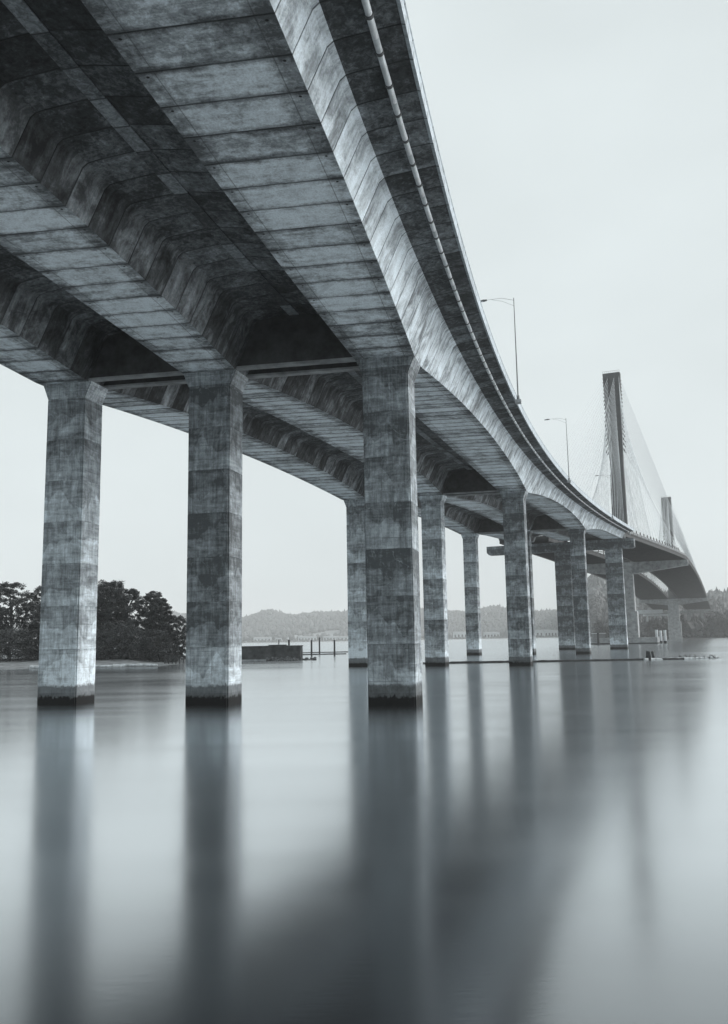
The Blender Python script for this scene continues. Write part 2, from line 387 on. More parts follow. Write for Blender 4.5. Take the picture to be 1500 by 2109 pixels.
def loft_segment(name, s0, s1, prof, parent, groove=.035, inset=.05, mats=SEG_MATS):
    """one precast piece between two joints, its ends drawn in so that the joint is a real recess"""
    rings = []; st = [(s0+.004, inset), (s0+groove, 0), (s1-groove, 0), (s1-.004, inset)]
    for s, ins in st:
        pts, edges = prof(s); base = pts
        n = len(base); r = []
        cx = sum(p[0] for p in base)/n; czz = sum(p[1] for p in base)/n
        for i, (x, z) in enumerate(base):
            if ins:
                px, pz = base[i-1]; nx, nz = base[(i+1) % n]
                tx, tz = nx-px, nz-pz; L = math.hypot(tx, tz) or 1
                x, z = x - tz/L*ins, z + tx/L*ins
            r.append((s, x, z))
        rings.append(r)
    girth = [0.0]; pts, edges = prof((s0+s1)/2)
    for i in range(len(pts)):
        a, b = pts[i], pts[(i+1) % len(pts)]; girth.append(girth[-1]+math.hypot(a[0]-b[0], a[1]-b[1]))
    V = []; F = []; MI = []; U1 = []; U2 = []; U3 = []; n = len(pts)
    c0 = prof.c
    for r in rings:
        for (s, x, z) in r:
            lat = prof.lat(s)+x; V.append(at(s, lat, zroot(s, lat)+z))
    L = s1-s0; fus = [0, 0, 1, 1]
    for i in range(3):
        for k in range(n):
            k2 = (k+1) % n
            F.append((i*n+k, i*n+k2, (i+1)*n+k2, (i+1)*n+k)); MI.append(mats.index(edges[k]))
            sa, sb = rings[i][k][0], rings[i+1][k][0]; fa, fb = (sa-s0)/L, (sb-s0)/L
            U1 += [sa, girth[k], sa, girth[k+1], sb, girth[k+1], sb, girth[k]]
            U2 += [fa, 0, fa, 1, fb, 1, fb, 0]
            wd = girth[k+1]-girth[k]; U3 += [L, wd]*4
    F.append(tuple(range(n))[::-1]); F.append(tuple(3*n+k for k in range(n))); MI += [0, 0]
    for _ in range(2): U1 += [0, 0]*n; U2 += [0, 0]*n; U3 += [L, 1]*n
    me = bpy.data.meshes.new(name); me.from_pydata(V, [], F)
    for m in mats: me.materials.append(M[m])
    me.polygons.foreach_set('material_index', MI)
    for nm, u in (('UVMap', U1), ('frac', U2), ('size', U3)):
        lay = me.uv_layers.new(name=nm); lay.data.foreach_set('uv', u)
    me.update()
    o = bpy.data.objects.new(name, me); COL.objects.link(o); o.parent = parent
    return o
class Prof:
    def __init__(s, fn, lat, c=0): s.fn = fn; s.lat = lat; s.c = c
    def __call__(s, x): return s.fn(x)

# ------------------------------------------------------------------ the setting: water
mb = MB(); mb.v = [(-5000, -400, 0), (5000, -400, 0), (5000, 9500, 0), (-5000, 9500, 0)]; mb.f = [(0, 1, 2, 3)]; mb.mi = [0]
tag(mb.build('water', M['water']), kind='structure')

# ------------------------------------------------------------------ three box girders of precast segments
GL = {1: 'right-hand concrete box girder, its outer wing carrying the parapet and the grey pipe',
      0: 'middle concrete box girder running between the other two over the nearest columns',
      -1: 'left-hand concrete box girder, farthest from the pipe side of the viaduct'}
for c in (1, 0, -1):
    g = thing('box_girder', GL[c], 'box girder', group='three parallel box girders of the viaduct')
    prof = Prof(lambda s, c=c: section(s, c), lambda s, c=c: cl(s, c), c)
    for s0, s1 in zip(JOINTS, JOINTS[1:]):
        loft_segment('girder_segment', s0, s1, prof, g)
# closure pours between the wings
for c, lab in ((1, 'rough concrete closure strip between the middle and right-hand girders'),
               (-1, 'rough concrete closure strip between the left-hand and middle girders')):
    g = thing('closure_strip', lab, 'closure strip', group='closure strips between the girders')
    lat = (lambda s: cl(s, 1)/2) if c == 1 else (lambda s: cl(s, -1)/2)
    def fn(s):
        ta = P['ta']; a = STRIP-.004; b = STRIP+.04
        return [(a, ta+.01), (a, ta+.34), (-a, ta+.34), (-a, ta+.01), (-b, ta-.04), (-b, ta-.10), (b, ta-.10), (b, ta-.04)], ['strip']*8
    pr = Prof(fn, lat)
    k = 0
    while k < len(JOINTS)-1:
        loft_segment('strip_pour', JOINTS[k], JOINTS[k+1], pr, g, .02, .02); k += 1
# parapets
for c, lab in ((1, 'pale concrete parapet along the right edge of the curving viaduct'), (-1, 'concrete parapet along the left edge of the viaduct')):
    g = thing('parapet', lab, 'parapet')
    lat = (lambda s: cl(s, 1)+P['wR']+.01) if c == 1 else (lambda s: cl(s, -1)-P['wR']-.01)
    def fn(s, c=c):
        ta, tb = P['ta'], P['tb']
        pts = [(0, ta-.02), (.16, ta-.06), (.20, ta+.36), (.14, ta+.38), (.14, tb-.10), (.18, tb-.08), (.18, tb), (-.2, tb), (-.2, ta+.36), (0, ta+.34)]
        if c < 0: pts = [(-x, z) for x, z in pts][::-1]
        return pts, ['fascia']*10
    pr = Prof(fn, lat)
    for s0, s1 in zip(JOINTS, JOINTS[1:]): loft_segment('parapet_panel', s0, s1, pr, g, .012, .015)

# ------------------------------------------------------------------ columns
def rebate_rect(w, d, r):      # rectangle outline with a small rebate at each corner
    a, b = w/2, d/2
    return [(a-r, -b), (a-r, -b+r), (a, -b+r), (a, b-r), (a-r, b-r), (a-r, b), (-a+r, b), (-a+r, b-r), (-a, b-r), (-a, -b+r), (-a+r, -b+r), (-a+r, -b)]
def make_column(s, lat, w, d, ztop, neck, flare, label, mat, skew=0.0, lifts=None, dx=0.0, rr=.11):
    x, y, h = path(s); base = at(s, lat, 0, lat*skew)
    o = thing('bridge_column', label, 'column', (base.x+dx, base.y, 0), -h, 'concrete columns standing in the river')
    zs = [-3.0, 4.62]
    step = 3.65
    while zs[-1]+step < ztop(0)-neck-1.2: zs.append(zs[-1]+step)
    zs.append(ztop(0)-neck)
    for i, (z0, z1) in enumerate(zip(zs, zs[1:])):
        mb = MB(); g = .03
        jw = (random.random()-.5)*.016
        full = rebate_rect(w+jw, d+jw, rr); ins = rebate_rect(w-.06, d-.06, rr)
        mb.loft([[(px, py, z0+.002) for px, py in ins], [(px, py, z0+g) for px, py in full], [(px, py, z1-g) for px, py in full], [(px, py, z1-.002) for px, py in ins]])
        mb.build('column_lift', mat, o)
    if flare:
        mb = MB(); z0 = zs[-1]
        rings = [[(px, py, z0+.002) for px, py in rebate_rect(w-.06, d-.06, rr)], [(px, py, z0+.03) for px, py in rebate_rect(w, d, rr)]]
        top = rebate_rect(w+2*flare, d, rr); rings.append([(px, py, ztop(px)) for px, py in top])
        mb.loft(rings); mb.build('column_head', mat, o)
    return o
CN = {(0, -1): 'leftmost concrete column of the nearest row, its front face pale', (0, 0): 'middle concrete column of the nearest row, darkly mottled',
      (0, 1): 'right-hand concrete column of the nearest row with a bright right side, under the right girder',
      (1, -1): 'concrete column of the second row half hidden behind the nearest right column',
      (1, 0): 'middle column of the second row, just right of the nearest right column',
      (1, 1): 'stained right-hand column of the second row with the floating log behind it',
      (2, -1): 'slender left column of the third row, seen alone against the hazy hills',
      (2, 0): 'middle column of the third row, almost hidden behind the second row right column',
      (2, 1): 'right-hand column of the third row, in front of the wide cap beam pier'}
for i, s in enumerate((0.0, 90.0, S3)):
    for c in (-1, 0, 1):
        lat = cl(s, c); sk = P['sk1'] if i == 0 else P['sk']
        ztop = lambda px, s=s, lat=lat: zroot(s, lat+px)-P['Dp']+.02
        mat = M['column_light'] if (c == -1 or (i == 1 and c == 0)) else M['column']
        make_column(s, lat, P['w'], P['d'], ztop, P['nk'], P['fl'], CN[(i, c)], mat, sk, dx=.24 if (i, c) == (0, -1) else 0)
    for c, nm in ((1, 'between the middle and right girders'), (-1, 'between the left and middle girders')):
        la, lb = sorted((0.0, cl(s, c))); la += 2.0; lb -= 2.0
        row = ('nearest', 'second', 'third')[i]
        o = thing('cross_beam', f'stained, shade-darkened double cross beam {nm} at the {row} row of columns', 'cross beam', group='cross beams between the girders')
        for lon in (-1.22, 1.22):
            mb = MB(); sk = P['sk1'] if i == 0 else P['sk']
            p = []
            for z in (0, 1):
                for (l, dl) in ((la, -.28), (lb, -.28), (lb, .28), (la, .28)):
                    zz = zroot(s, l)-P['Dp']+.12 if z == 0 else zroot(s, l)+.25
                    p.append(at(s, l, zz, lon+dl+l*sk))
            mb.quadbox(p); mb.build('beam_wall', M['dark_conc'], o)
            mb = MB(); p = []
            for z in (0, 1):
                for (l, dl) in ((la+.3, -.36), (lb-.3, -.36), (lb-.3, .36), (la+.3, .36)):
                    zz = zroot(s, l)-P['Dp']+(.02 if z == 0 else .20)
                    p.append(at(s, l, zz, lon+dl+l*sk))
            mb.quadbox(p); mb.build('beam_flange', M['conc'], o)

# ------------------------------------------------------------------ pier with the wide cap beam where the concrete viaduct ends
s = S4; x4, y4, h4 = path(s)
for c, lab in ((-1, 'left column of the wide cap beam pier, hidden behind the second row'), (0, 'broad middle column under the wide cap beam'), (1, 'broad right-hand column under the wide cap beam')):
    lat = c*P['s4L']+P['lat4']
    make_column(s, lat, P['w4'], P['d4']+.4, lambda px: P['zt4']-.02, 0.0, 0, lab, M['column'], P['sk4'])
cap = thing('cap_beam', 'wide concrete cap beam carrying the ends of the box girders', 'cap beam', (x4, y4, 0), -h4)
mb = MB(); zb, zt = 35.25, 38.45
prof = [(-31.0, zb+.9), (-30.2, zb), (21.4, zb-.15), (22.2, zb+.2), (22.2, zt-.1), (21.9, zt), (-31.0, zt)]
mb.loft([[(a, -1.8, z) for a, z in prof], [(a, 1.8, z) for a, z in prof]]); mb.build('beam_body', M['column'], cap)
for c in (-1, 0, 1):
    for dl in (-1.6, 1.6):
        zz = zroot(s, cl(s, c)+dl)-P['Dm']
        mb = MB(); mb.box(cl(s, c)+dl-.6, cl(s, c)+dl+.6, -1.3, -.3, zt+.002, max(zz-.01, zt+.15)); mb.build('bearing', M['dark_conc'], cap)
mb = MB(); mb.box(16.4, 19.0, .2, 1.6, zt+.002, 41.2); mb.build('end_wall', M['conc'], cap)

# ------------------------------------------------------------------ pipe slung under the right wing
pipe = thing('drain_pipe', 'pale grey drain pipe slung under the right wing of the viaduct', 'pipe')
plat = lambda s: cl(s, 1)+6.22
def ppt(s): l = plat(s); return at(s, l, zroot(s, l)-.10)
s = JOINTS[0]; k = 0
while s < S4-6:
    s2 = min(s+4.95, S4-4); mb = MB(); mb.tube([ppt(s+.03), ppt((s+s2)/2), ppt(s2-.03)], .15, 12, True); mb.build('pipe_length', M['pipe'], pipe, smooth=True)
    s = s2
for j in JOINTS[:-2]:
    mb = MB(); mb.tube([ppt(j+.95), ppt(j+1.13)], .185, 12); a = ppt(j+1.04)
    for dl in (-.17, .17):
        b = at(j+1.04, plat(j+1.04)+dl, a.z); mb.tube([b, b+Vector((0, 0, .45))], .02, 4)
    mb.build('pipe_hanger', M['lamp'], pipe)
e = ppt(S4-4); mb = MB(); mb.tube([e, at(S4-3.2, plat(S4-3.2), e.z-.1), at(S4-2.9, plat(S4-3)+.05, e.z-.9)], .15, 10); mb.build('pipe_elbow', M['pipe'], pipe, smooth=True)

# ------------------------------------------------------------------ street lamps on the right parapet
def make_lamp():
    o = thing('street_lamp', 'x', 'street lamp')
    mb = MB(); mb.box(-.34, .34, -.40, .40, -.42, -.02); mb.build('lamp_base', M['conc'], o)
    mb = MB(); mb.tube([(0, 0, -.02), (0, 0, .5)], [.2, .15], 10); mb.tube([(0, 0, .5), (0, 0, 12.6)], [.085, .045], 10); mb.build('pole', M['galv'], o)
    mb = MB(); mb.tube([(0, 0, 12.3), (-1.5, 0, 12.75), (-3.3, 0, 12.72)], [.022, .02, .018], 6); mb.tube([(0, 0, 11.6), (-1.4, 0, 12.35), (-2.6, 0, 12.68)], .016, 5); mb.build('arm', M['galv'], o)
    mb = MB(); mb.loft([[(-3.2, y, z) for y, z in ((-.08, 12.66), (.08, 12.66), (.08, 12.78), (-.08, 12.78))], [(-3.6, y, z) for y, z in ((-.17, 12.60), (.17, 12.60), (.12, 12.80), (-.12, 12.80))], [(-4.25, y, z) for y, z in ((-.12, 12.62), (.12, 12.62), (.08, 12.72), (-.08, 12.72))]])
    h = mb.build('luminaire', M['lamp'], o); mb = MB(); mb.box(-4.1, -3.65, -.11, .11, 12.575, 12.598); mb.build('lens', M['lens'], h)
    return o
lamp0 = make_lamp()
LAMPS = [(34.3, 'tallest looking street lamp, nearest on the right parapet, its arm over the road'), (108.8, 'second street lamp along the parapet, between the nearest lamp and the pylon'), (196.2, 'farthest small street lamp, standing just left of the tall pylon')]
for i, (s, lab) in enumerate(LAMPS):
    o = lamp0 if i == 0 else copy_tree(lamp0)
    l = cl(s, 1)+P['wR']+.55; p = at(s, l, zroot(s, l)+P['tb']-1.15); o.location = p; o.rotation_euler = (0, 0, -path(s)[2])
    tag(o, lab, 'street lamp', 'street lamps along the viaduct')

# ------------------------------------------------------------------ the cable-stayed bridge
A4 = Vector((71.1, 315.0, 0)); T1 = Vector((144.2, 485.0, 0)); T2 = Vector((323.9, 920.0, 0))
L1 = (T1-A4).length; L2 = L1+(T2-T1).length
def mpos(t, lat, z, ):
    if t <= L1: d = (T1-A4).normalized(); p = A4+d*t
    else: d = (T2-T1).normalized(); p = T1+d*(t-L1)
    dm = (T2-T1).normalized(); n = Vector((dm.y, -dm.x, 0))
    return Vector((p.x+n.x*lat, p.y+n.y*lat, z))
def zdeck(t):        # underside of the floor beams
    pts = [(0, 39.6), (L1, 45.0), ((L1+L2)/2, 47.2), (L2, 41.6), (L2+190, 33.5)]
    for i in range(len(pts)-1):
        if t <= pts[i+1][0]:
            p0 = pts[max(i-1, 0)]; p1 = pts[i]; p2 = pts[i+1]; p3 = pts[min(i+2, len(pts)-1)]
            u = (t-p1[0])/(p2[0]-p1[0]); m1 = (p2[1]-p0[1])/(p2[0]-p0[0])*(p2[0]-p1[0]); m2 = (p3[1]-p1[1])/(p3[0]-p1[0])*(p2[0]-p1[0])
            return (2*u**3-3*u*u+1)*p1[1]+(u**3-2*u*u+u)*m1+(-2*u**3+3*u*u)*p2[1]+(u**3-u*u)*m2
    return pts[-1][1]
TEND = L2+186
def halfw(t): return 23.0+min(1, t/L1)*10.5
steps = [2.5+i*6.0 for i in range(int((TEND-2.5)/6)+1)]
def mloft(name, ts, outline, mat, parent):
    mb = MB(); mb.loft([[mpos(t, a, zdeck(t)+z) for a, z in outline(t)] for t in ts]); return mb.build(name, mat, parent)
for side, lab in ((1, 'right-hand dark steel deck of the cable-stayed bridge'), (-1, 'left-hand dark steel deck of the cable-stayed bridge')):
    dk = thing('bridge_deck', lab, 'bridge deck', group='twin decks of the cable-stayed bridge')
    inner = lambda t: 4.4
    mloft('deck_slab', steps, lambda t: [(side*inner(t), 1.6), (side*halfw(t), 1.3), (side*halfw(t), 1.75), (side*inner(t), 2.05)][::side], M['steel'], dk)
    for nm, f in (('edge_girder', lambda t: halfw(t)-.5), ('inner_girder', lambda t: inner(t)+.3)):
        mloft(nm, steps, lambda t: [(side*f(t)-.3, 0.0), (side*f(t)+.3, 0.0), (side*f(t)+.3, 1.55), (side*f(t)-.3, 1.55)], M['steel'], dk)
    mloft('parapet_wall', steps, lambda t: [(side*(halfw(t)-.1)-.15, 1.76), (side*(halfw(t)-.1)+.15, 1.76), (side*(halfw(t)-.1)+.12, 2.7), (side*(halfw(t)-.1)-.12, 2.7)], M['galv'], dk)
    for t in steps:
        mb = MB(); p = []
        for z in (.25, 1.5):
            for a, dt in ((inner(t)+.65, -.18), (halfw(t)-.85, -.18), (halfw(t)-.85, .18), (inner(t)+.65, .18)):
                q = mpos(t+dt, side*a, zdeck(t)+z); p.append(q)
        mb.quadbox(p); mb.build('floor_beam', M['steel'], dk)
tie = thing('gap_struts', 'row of struts across the bright gap between the two steel decks', 'struts')
for t in steps[1::2]:
    mb = MB(); p = []
    for z in (1.2, 1.42):
        for a, dt in ((-4.35, -.4), (4.35, -.4), (4.35, .4), (-4.35, .4)): p.append(mpos(t+dt, a, zdeck(t)+z))
    mb.quadbox(p); mb.build('strut', M['steel'], tie)

def make_pylon(T, t0, ztop, label, main_first, wtop, wbase):
    d = (T2-T1).normalized(); rz = -math.atan2(d.x, d.y)
    o = thing('bridge_pylon', label, 'pylon', (T.x, T.y, 0), rz, 'pylons of the cable-stayed bridge')
    zd = zdeck(t0)
    mb = MB()
    def rect(w, d_, z): return [(x, y, z) for x, y in rebate_rect(w, d_, .4)]
    mb.loft([rect(wbase+3.2, 9.5, -2), rect(wbase+3.2, 9.5, 17.5)]); mb.build('footing_shaft', M['conc'], o)
    mb = MB(); mb.loft([rect(wbase+1.2, 8.2, 17.55), rect(wbase+.6, 7.8, zd-4)]); mb.build('lower_shaft', M['conc'], o)
    # hammerhead crossbeam under the decks
    W = halfw(t0)+.6; z1 = zd-.35; mb = MB()
    pr = [(-W, z1-2.9), (-6.5, z1-6.4), (6.5, z1-6.4), (W, z1-2.9), (W, z1), (-W, z1)]
    mb.loft([[(a, -2.6, z) for a, z in pr], [(a, 2.6, z) for a, z in pr]]); mb.build('hammerhead', M['conc'], o)
    # mast: narrow below, wider where the stays anchor
    za = zd+ (ztop-zd)*.52
    mb = MB(); mb.loft([rect(wbase-1.5, 6.6, z1+.01), rect(wbase-2.3, 6.0, za)]); mb.build('mast', M['mast'], o)
    mb = MB(); mb.loft([rect(wbase-2.25, 5.9, za+.01), rect(wtop-1.6, 5.6, za+14), rect(wtop, 5.6, ztop)]); mb.build('anchor_head', M['mast'], o)
    mb = MB(); 
    for k in range(9): mb.box(-wtop/2+.2+k*(wtop-.5)/8, -wtop/2+.32+k*(wtop-.5)/8, -2.7, -2.6, ztop+.002, ztop+1.1)
    mb.box(-wtop/2, wtop/2, -2.75, -2.65, ztop+1.1, ztop+1.2); mb.build('top_railing', M['galv'], o)
    # stay cables: four planes, eighteen stays to each side
    inv = Matrix.LocRotScale(Vector((T.x, T.y, 0)), Matrix.Rotation(rz, 3, 'Z').to_quaternion(), None).inverted()
    first = None
    for dirn in (-1, 1):
        span = 176 if ((dirn == -1) == main_first) else 226
        for plane in (-1, -.15, .15, 1):
            for k in range(18):
                u = (k+1)/18.0
                t = t0+dirn*(14+(span-14)*u)
                if t < 4 or t > TEND-2: continue
                lat = plane*(halfw(t)-.2) if abs(plane) == 1 else (4.7 if plane > 0 else -4.7)
                low = inv @ mpos(t, lat, zdeck(t)+2.0)
                zt = za+3+(ztop-2.5-za-3)*u**.8
                up = Vector(((wtop/2-.6)*(1 if plane > 0 else -1)*(1 if abs(plane) == 1 else .42), dirn*2.75, zt))
                mb = MB(); mb.tube([up, low], .078, 5, False); mb.build('stay_cable', M['cable'], o)
                if abs(plane) == 1 or k % 2 == 0:
                    dv = (up-low).normalized(); mb = MB(); mb.tube([low+Vector((0, 0, -.3)), low+dv*3.4], .26, 6); mb.box(low.x-.3, low.x+.3, low.y-.4, low.y+.4, low.z-.25, low.z+.5)
                    mb.build('stay_socket', M['lamp'], o)
                dv = (low-up).normalized(); mb = MB(); mb.tube([up-dv*.3, up+dv*2.2], .34, 6); mb.build('stay_anchor', M['mast'], o)
    return o
make_pylon(T1, L1, 153.8, 'tall near pylon with fans of pale stay cables', True, 9.6, 9.4)
make_pylon(T2, L2, 149.4, 'smaller looking far pylon behind the near one, faded by haze', False, 10.2, 9.8)

# pile cap under the near pylon
pc = thing('pile_cap', 'low flat concrete pile cap in the river under the near pylon', 'pile cap', (141.5, 478, 0), -R(22.45))
mb = MB(); mb.box(-17, 17, -13, 13, .6, 3.3); mb.build('cap_slab', M['conc'], pc)
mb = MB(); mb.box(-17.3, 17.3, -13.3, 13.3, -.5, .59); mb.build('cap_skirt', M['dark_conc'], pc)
for k in range(7):
    mb = MB(); mb.tube([(-16+k*5.3, -12.7, 3.32), (-16+k*5.3, -12.7, 4.5)], .06, 5); mb.build('rail_post', M['galv'], pc)
mb = MB(); mb.box(-16.1, 16, -12.75, -12.65, 4.5, 4.6); mb.build('hand_rail', M['galv'], pc)
hut = thing('site_hut', 'small pale equipment frame on the pile cap, left of the wide cap beam column', 'hut', (126.5, 478, 3.31), .2)
mb = MB(); mb.box(-3.5, 3.5, -1.5, 1.5, 2.4, 2.7); mb.build('hut_roof', M['pale'], hut)
mb = MB(); mb.box(-3.1, 3.1, -1.2, 1.2, 0, 2.39); mb.build('hut_walls', M['galv'], hut)

# far end pier of the cable-stayed span and the next ones behind it
fp = mpos(TEND, 0, 0)
o = thing('far_pier', 'grey pier carrying the far end of the steel decks on the north bank', 'pier', (fp.x, fp.y, 0), -R(22.45))
for a in (-22, -7, 8, 23):
    mb = MB(); mb.box(a-2.5, a+2.5, -2, 2, 0, 29.6); mb.build('pier_leg', M['conc'], o)
mb = MB(); mb.box(-33, 33, -2.4, 2.4, 29.62, 33.0); mb.build('pier_cap', M['conc'], o)

# ------------------------------------------------------------------ far bank and hills
def smooth(a, b, x):
    t = max(0, min(1, (x-a)/(b-a))); return t*t*(3-2*t)
def shore(x, y=900.0):      # distance of the waterline; the right bank comes much closer than the far one
    return 2450+60*math.sin(x/170.0)-1570*smooth(.232, .262, x/y)+18*math.sin(x/31.0)
def hill(x, y):
    ys = shore(x, y); d = y-ys
    if d < 0: return -2.0
    b = 3.2*smooth(0, 14, d)
    px = x/y
    k = 1.0 if px > .27 else 2.0
    if px > .24: k = 1.0+1.0*(1-smooth(.24, .30, px))
    ridge = k*(54+8*math.sin(px*21+1.0)+6*math.sin(px*49+.5)+4*math.sin(px*97)-2*smooth(.30, .42, px))
    h = ridge*smooth(120, 1500 if px < .24 else 900, d)
    return b+h + 4*k*math.sin(x/53.0)*math.sin(y/61.0)*smooth(200, 500, d)
mb = MB(); NX, NY = 190, 110
for j in range(NY):
    y = 840+(j/(NY-1))**1.4*5600
    for i in range(NX):
        u = -.52+1.04*i/(NX-1); x = u*y; mb.v.append((x, y, hill(x, y)))
def in_field(x, y): px = 750+1790*x/y; return 548 < px < 700 and 2640 < y < 2860+(px-548)*1.1
for j in range(NY-1):
    for i in range(NX-1):
        a = j*NX+i; q = (a, a+1, a+NX+1, a+NX); mb.f.append(q); c = mb.v[a]; mb.mi.append(1 if in_field(c[0], c[1]) else 0)
ter = mb.build('hills', [M['leaf_far'], M['field']], smooth=True); tag(ter, kind='structure')

def blob_tree(mb, x, y, z, h, conifer):
    n = 7; prof = ([(0, .06), (.12, .26), (.35, .20), (.36, .23), (.6, .13), (.62, .16), (1.0, .0)] if conifer else [(0.0, .18), (.25, .42), (.5, .50), (.78, .36), (1.0, .06)])
    wx = h*(.85 if conifer else .9); b0 = len(mb.v)
    for (t, r) in prof:
        for k in range(n):
            a = 2*math.pi*(k+random.random()*.7)/n; rr = r*wx*(.75+.5*random.random())
            mb.v.append((x+math.cos(a)*rr, y+math.sin(a)*rr, z+h*(t+(random.random()-.5)*.10)))
    for i in range(len(prof)-1):
        for k in range(n):
            k2 = (k+1) % n; mb.f.append((b0+i*n+k, b0+i*n+k2, b0+(i+1)*n+k2, b0+(i+1)*n+k)); mb.mi.append(0)
random.seed(21)
mb = MB(); mb2 = MB(); cnt = 0
while cnt < 16000:
    px = random.uniform(340, 1530) if random.random() < .88 else random.uniform(1165, 1260); u = (px-750)/1790
    y = (900+1500*random.random()**1.2) if u > .275 else ((900+3200*random.random()) if u > .235 else (2450+1750*random.random()))
    x = u*y
    if y < shore(x, y)+12 or in_field(x, y): continue
    d = y-shore(x, y); far = y > 1500
    if y > 2450 and d < 200: continue
    h = (random.uniform(9, 15) if d < 90 else random.uniform(14, 24)) if far else random.uniform(10, 17)
    con = random.random() < (.40 if u > .17 else .12)
    if con: h *= 1.3
    blob_tree(mb if far else mb2, x, y, hill(x, y)-1, h, con); cnt += 1
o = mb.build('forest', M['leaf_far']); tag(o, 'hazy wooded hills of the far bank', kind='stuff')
o = mb2.build('forest', M['leaf']); tag(o, 'darker wood on the right bank behind the far pylon', kind='stuff')

# ------------------------------------------------------------------ leafy trees
def leafy_tree(name, x, y, z, h, wd, label, group, leaves=6000, lsize=.34, skirt=True, seed=0, conifer=False, mat='leaf'):
    rnd = random.Random(seed)
    o = thing(name, label, 'tree', (x, y, z), 0, group)
    mb = MB(); trunk = [(0, 0, -.5), (rnd.uniform(-.3, .3), 0, h*.3), (rnd.uniform(-.6, .6), rnd.uniform(-.5, .5), h*.62), (rnd.uniform(-.6, .6), 0, h*.9)]
    mb.tube(trunk, [h*.022, h*.017, h*.010, h*.003], 7)
    cl_ = []
    if conifer:
        for k in range(26):
            t = k/25; r = wd*.5*(1-t)**.8*rnd.uniform(.7, 1.1); a = rnd.uniform(0, 6.28)
            for q in range(3):
                a += 2.1; cl_.append((math.cos(a)*r*.6, math.sin(a)*r*.6, h*(.12+.86*t)-r*.15, r*.5+.25))
    else:
        for k in range(230):
            t = rnd.random()**(1.05 if skirt else .8); zz = h*((.02 if skirt else .30)+(.93 if skirt else .62)*t)
            env = wd*.56*math.sqrt(max(.04, 1-max(0, (zz/h-.25)/.76)**2)); a = rnd.uniform(0, 6.28); rr = env*rnd.random()**.4*.98
            cr = rnd.uniform(.04, .115)*wd*(1.15-.4*zz/h)
            cl_.append((math.cos(a)*rr, math.sin(a)*rr, zz, cr))
        for c in cl_[:26]:
            b = (0, 0, max(h*.18, c[2]-h*.22)); mb.tube([b, ((b[0]+c[0])*.45, (b[1]+c[1])*.45, (b[2]+c[2])*.52), c[:3]], [h*.008, h*.006, h*.002], 5)
    mb.build('trunk', M['bark'], o)
    mb = MB(); per = leaves//len(cl_)
    for (cx, cy_, cz, cr) in cl_:
        for q in range(per):
            while True:
                v = Vector((rnd.uniform(-1, 1), rnd.uniform(-1, 1), rnd.uniform(-1, 1)))
                if v.length < 1: break
            v = v*(.55+abs(rnd.gauss(.35, .3)))
            p = Vector((cx+v.x*cr*1.15, cy_+v.y*cr*1.15, cz+v.z*cr*.75))
            if p.z < .1: p.z = rnd.uniform(.1, .8)
            a = Vector((rnd.gauss(0, 1), rnd.gauss(0, 1), rnd.gauss(0, .5))).normalized()*lsize*rnd.uniform(.6, 1.3)
            b = a.cross(Vector((rnd.gauss(0, .6), rnd.gauss(0, .6), 1))).normalized()*lsize*.5
            i = len(mb.v); mb.v += [tuple(p-a), tuple(p+b), tuple(p+a), tuple(p-b)]; mb.f.append((i, i+1, i+2, i+3)); mb.mi.append(0)
    mb.build('crown', M[mat], o)
    return o

# island on the left
mb = MB(); NX, NY = 70, 24
def isl(x, y):
    edge = 184+1.2*math.sin(x/7.0)+.6*math.sin(x/2.3)
    right = -43.0+1.2*math.sin(y/4.0)
    d = min((y-edge), (right-x)*1.4, 290-y)
    return -1.0+1.0*smooth(-3, 0, d)+1.1*smooth(0, 22, d)+.5*smooth(10, 40, d)+.10*math.sin(x*1.3+y)*smooth(0, 5, d)
for j in range(NY):
    for i in range(NX):
        x = -180+142*i/(NX-1); y = 178+(j/(NY-1))**1.6*115; mb.v.append((x, y, isl(x, y)))
for j in range(NY-1):
    for i in range(NX-1): a = j*NX+i; mb.f.append((a, a+1, a+NX+1, a+NX)); mb.mi.append(0)
tag(mb.build('island_ground', M['sand'], smooth=True), kind='structure')
TR = [(-104.5, 229, 20.5, 13, 'dark tree half behind the two leftmost trees of the island'), (-77, 215, 15, 10, 'lower dark tree just right of the leftmost near column'), (-68.5, 231, 19.5, 12, 'dark tree filling the gap behind the highest rounded tree'), (-132, 232, 20, 15, 'tall broad dark tree on the island, outside left of the others'), (-112, 226, 21, 14, 'dark leafy tree at the left edge of the picture'),
      (-98, 222, 19.5, 12, 'dark tree with a ragged top at the far left of the island'), (-89, 219, 20, 11, 'dark leafy tree left of the leftmost near column, second from the picture edge'),
      (-81.5, 222, 19, 11, 'dark leafy tree immediately left of the leftmost near column'), (-73, 226, 20, 12, 'tall dark tree behind the leftmost near column'),
      (-65, 222, 20.3, 12, 'highest rounded tree right of the leftmost near column'), (-59.5, 218, 18.0, 10, 'dark tree below the highest one, in the middle of the right-hand clump'),
      (-55, 224, 17.8, 9, 'tree with light showing through its crown, near the end of the island'), (-51.0, 217, 16.2, 7.5, 'slender tree rising near the right end of the island'),
      (-48.0, 222, 12.0, 7, 'last small drooping tree at the right tip of the island')]
for i, (x, y, h, wd, lab) in enumerate(TR):
    leafy_tree('broadleaf_tree', x, y, isl(x, y)-.1, h, wd, lab, 'trees on the island', leaves=24000 if h > 13 else 12000, lsize=.25, seed=100+i)
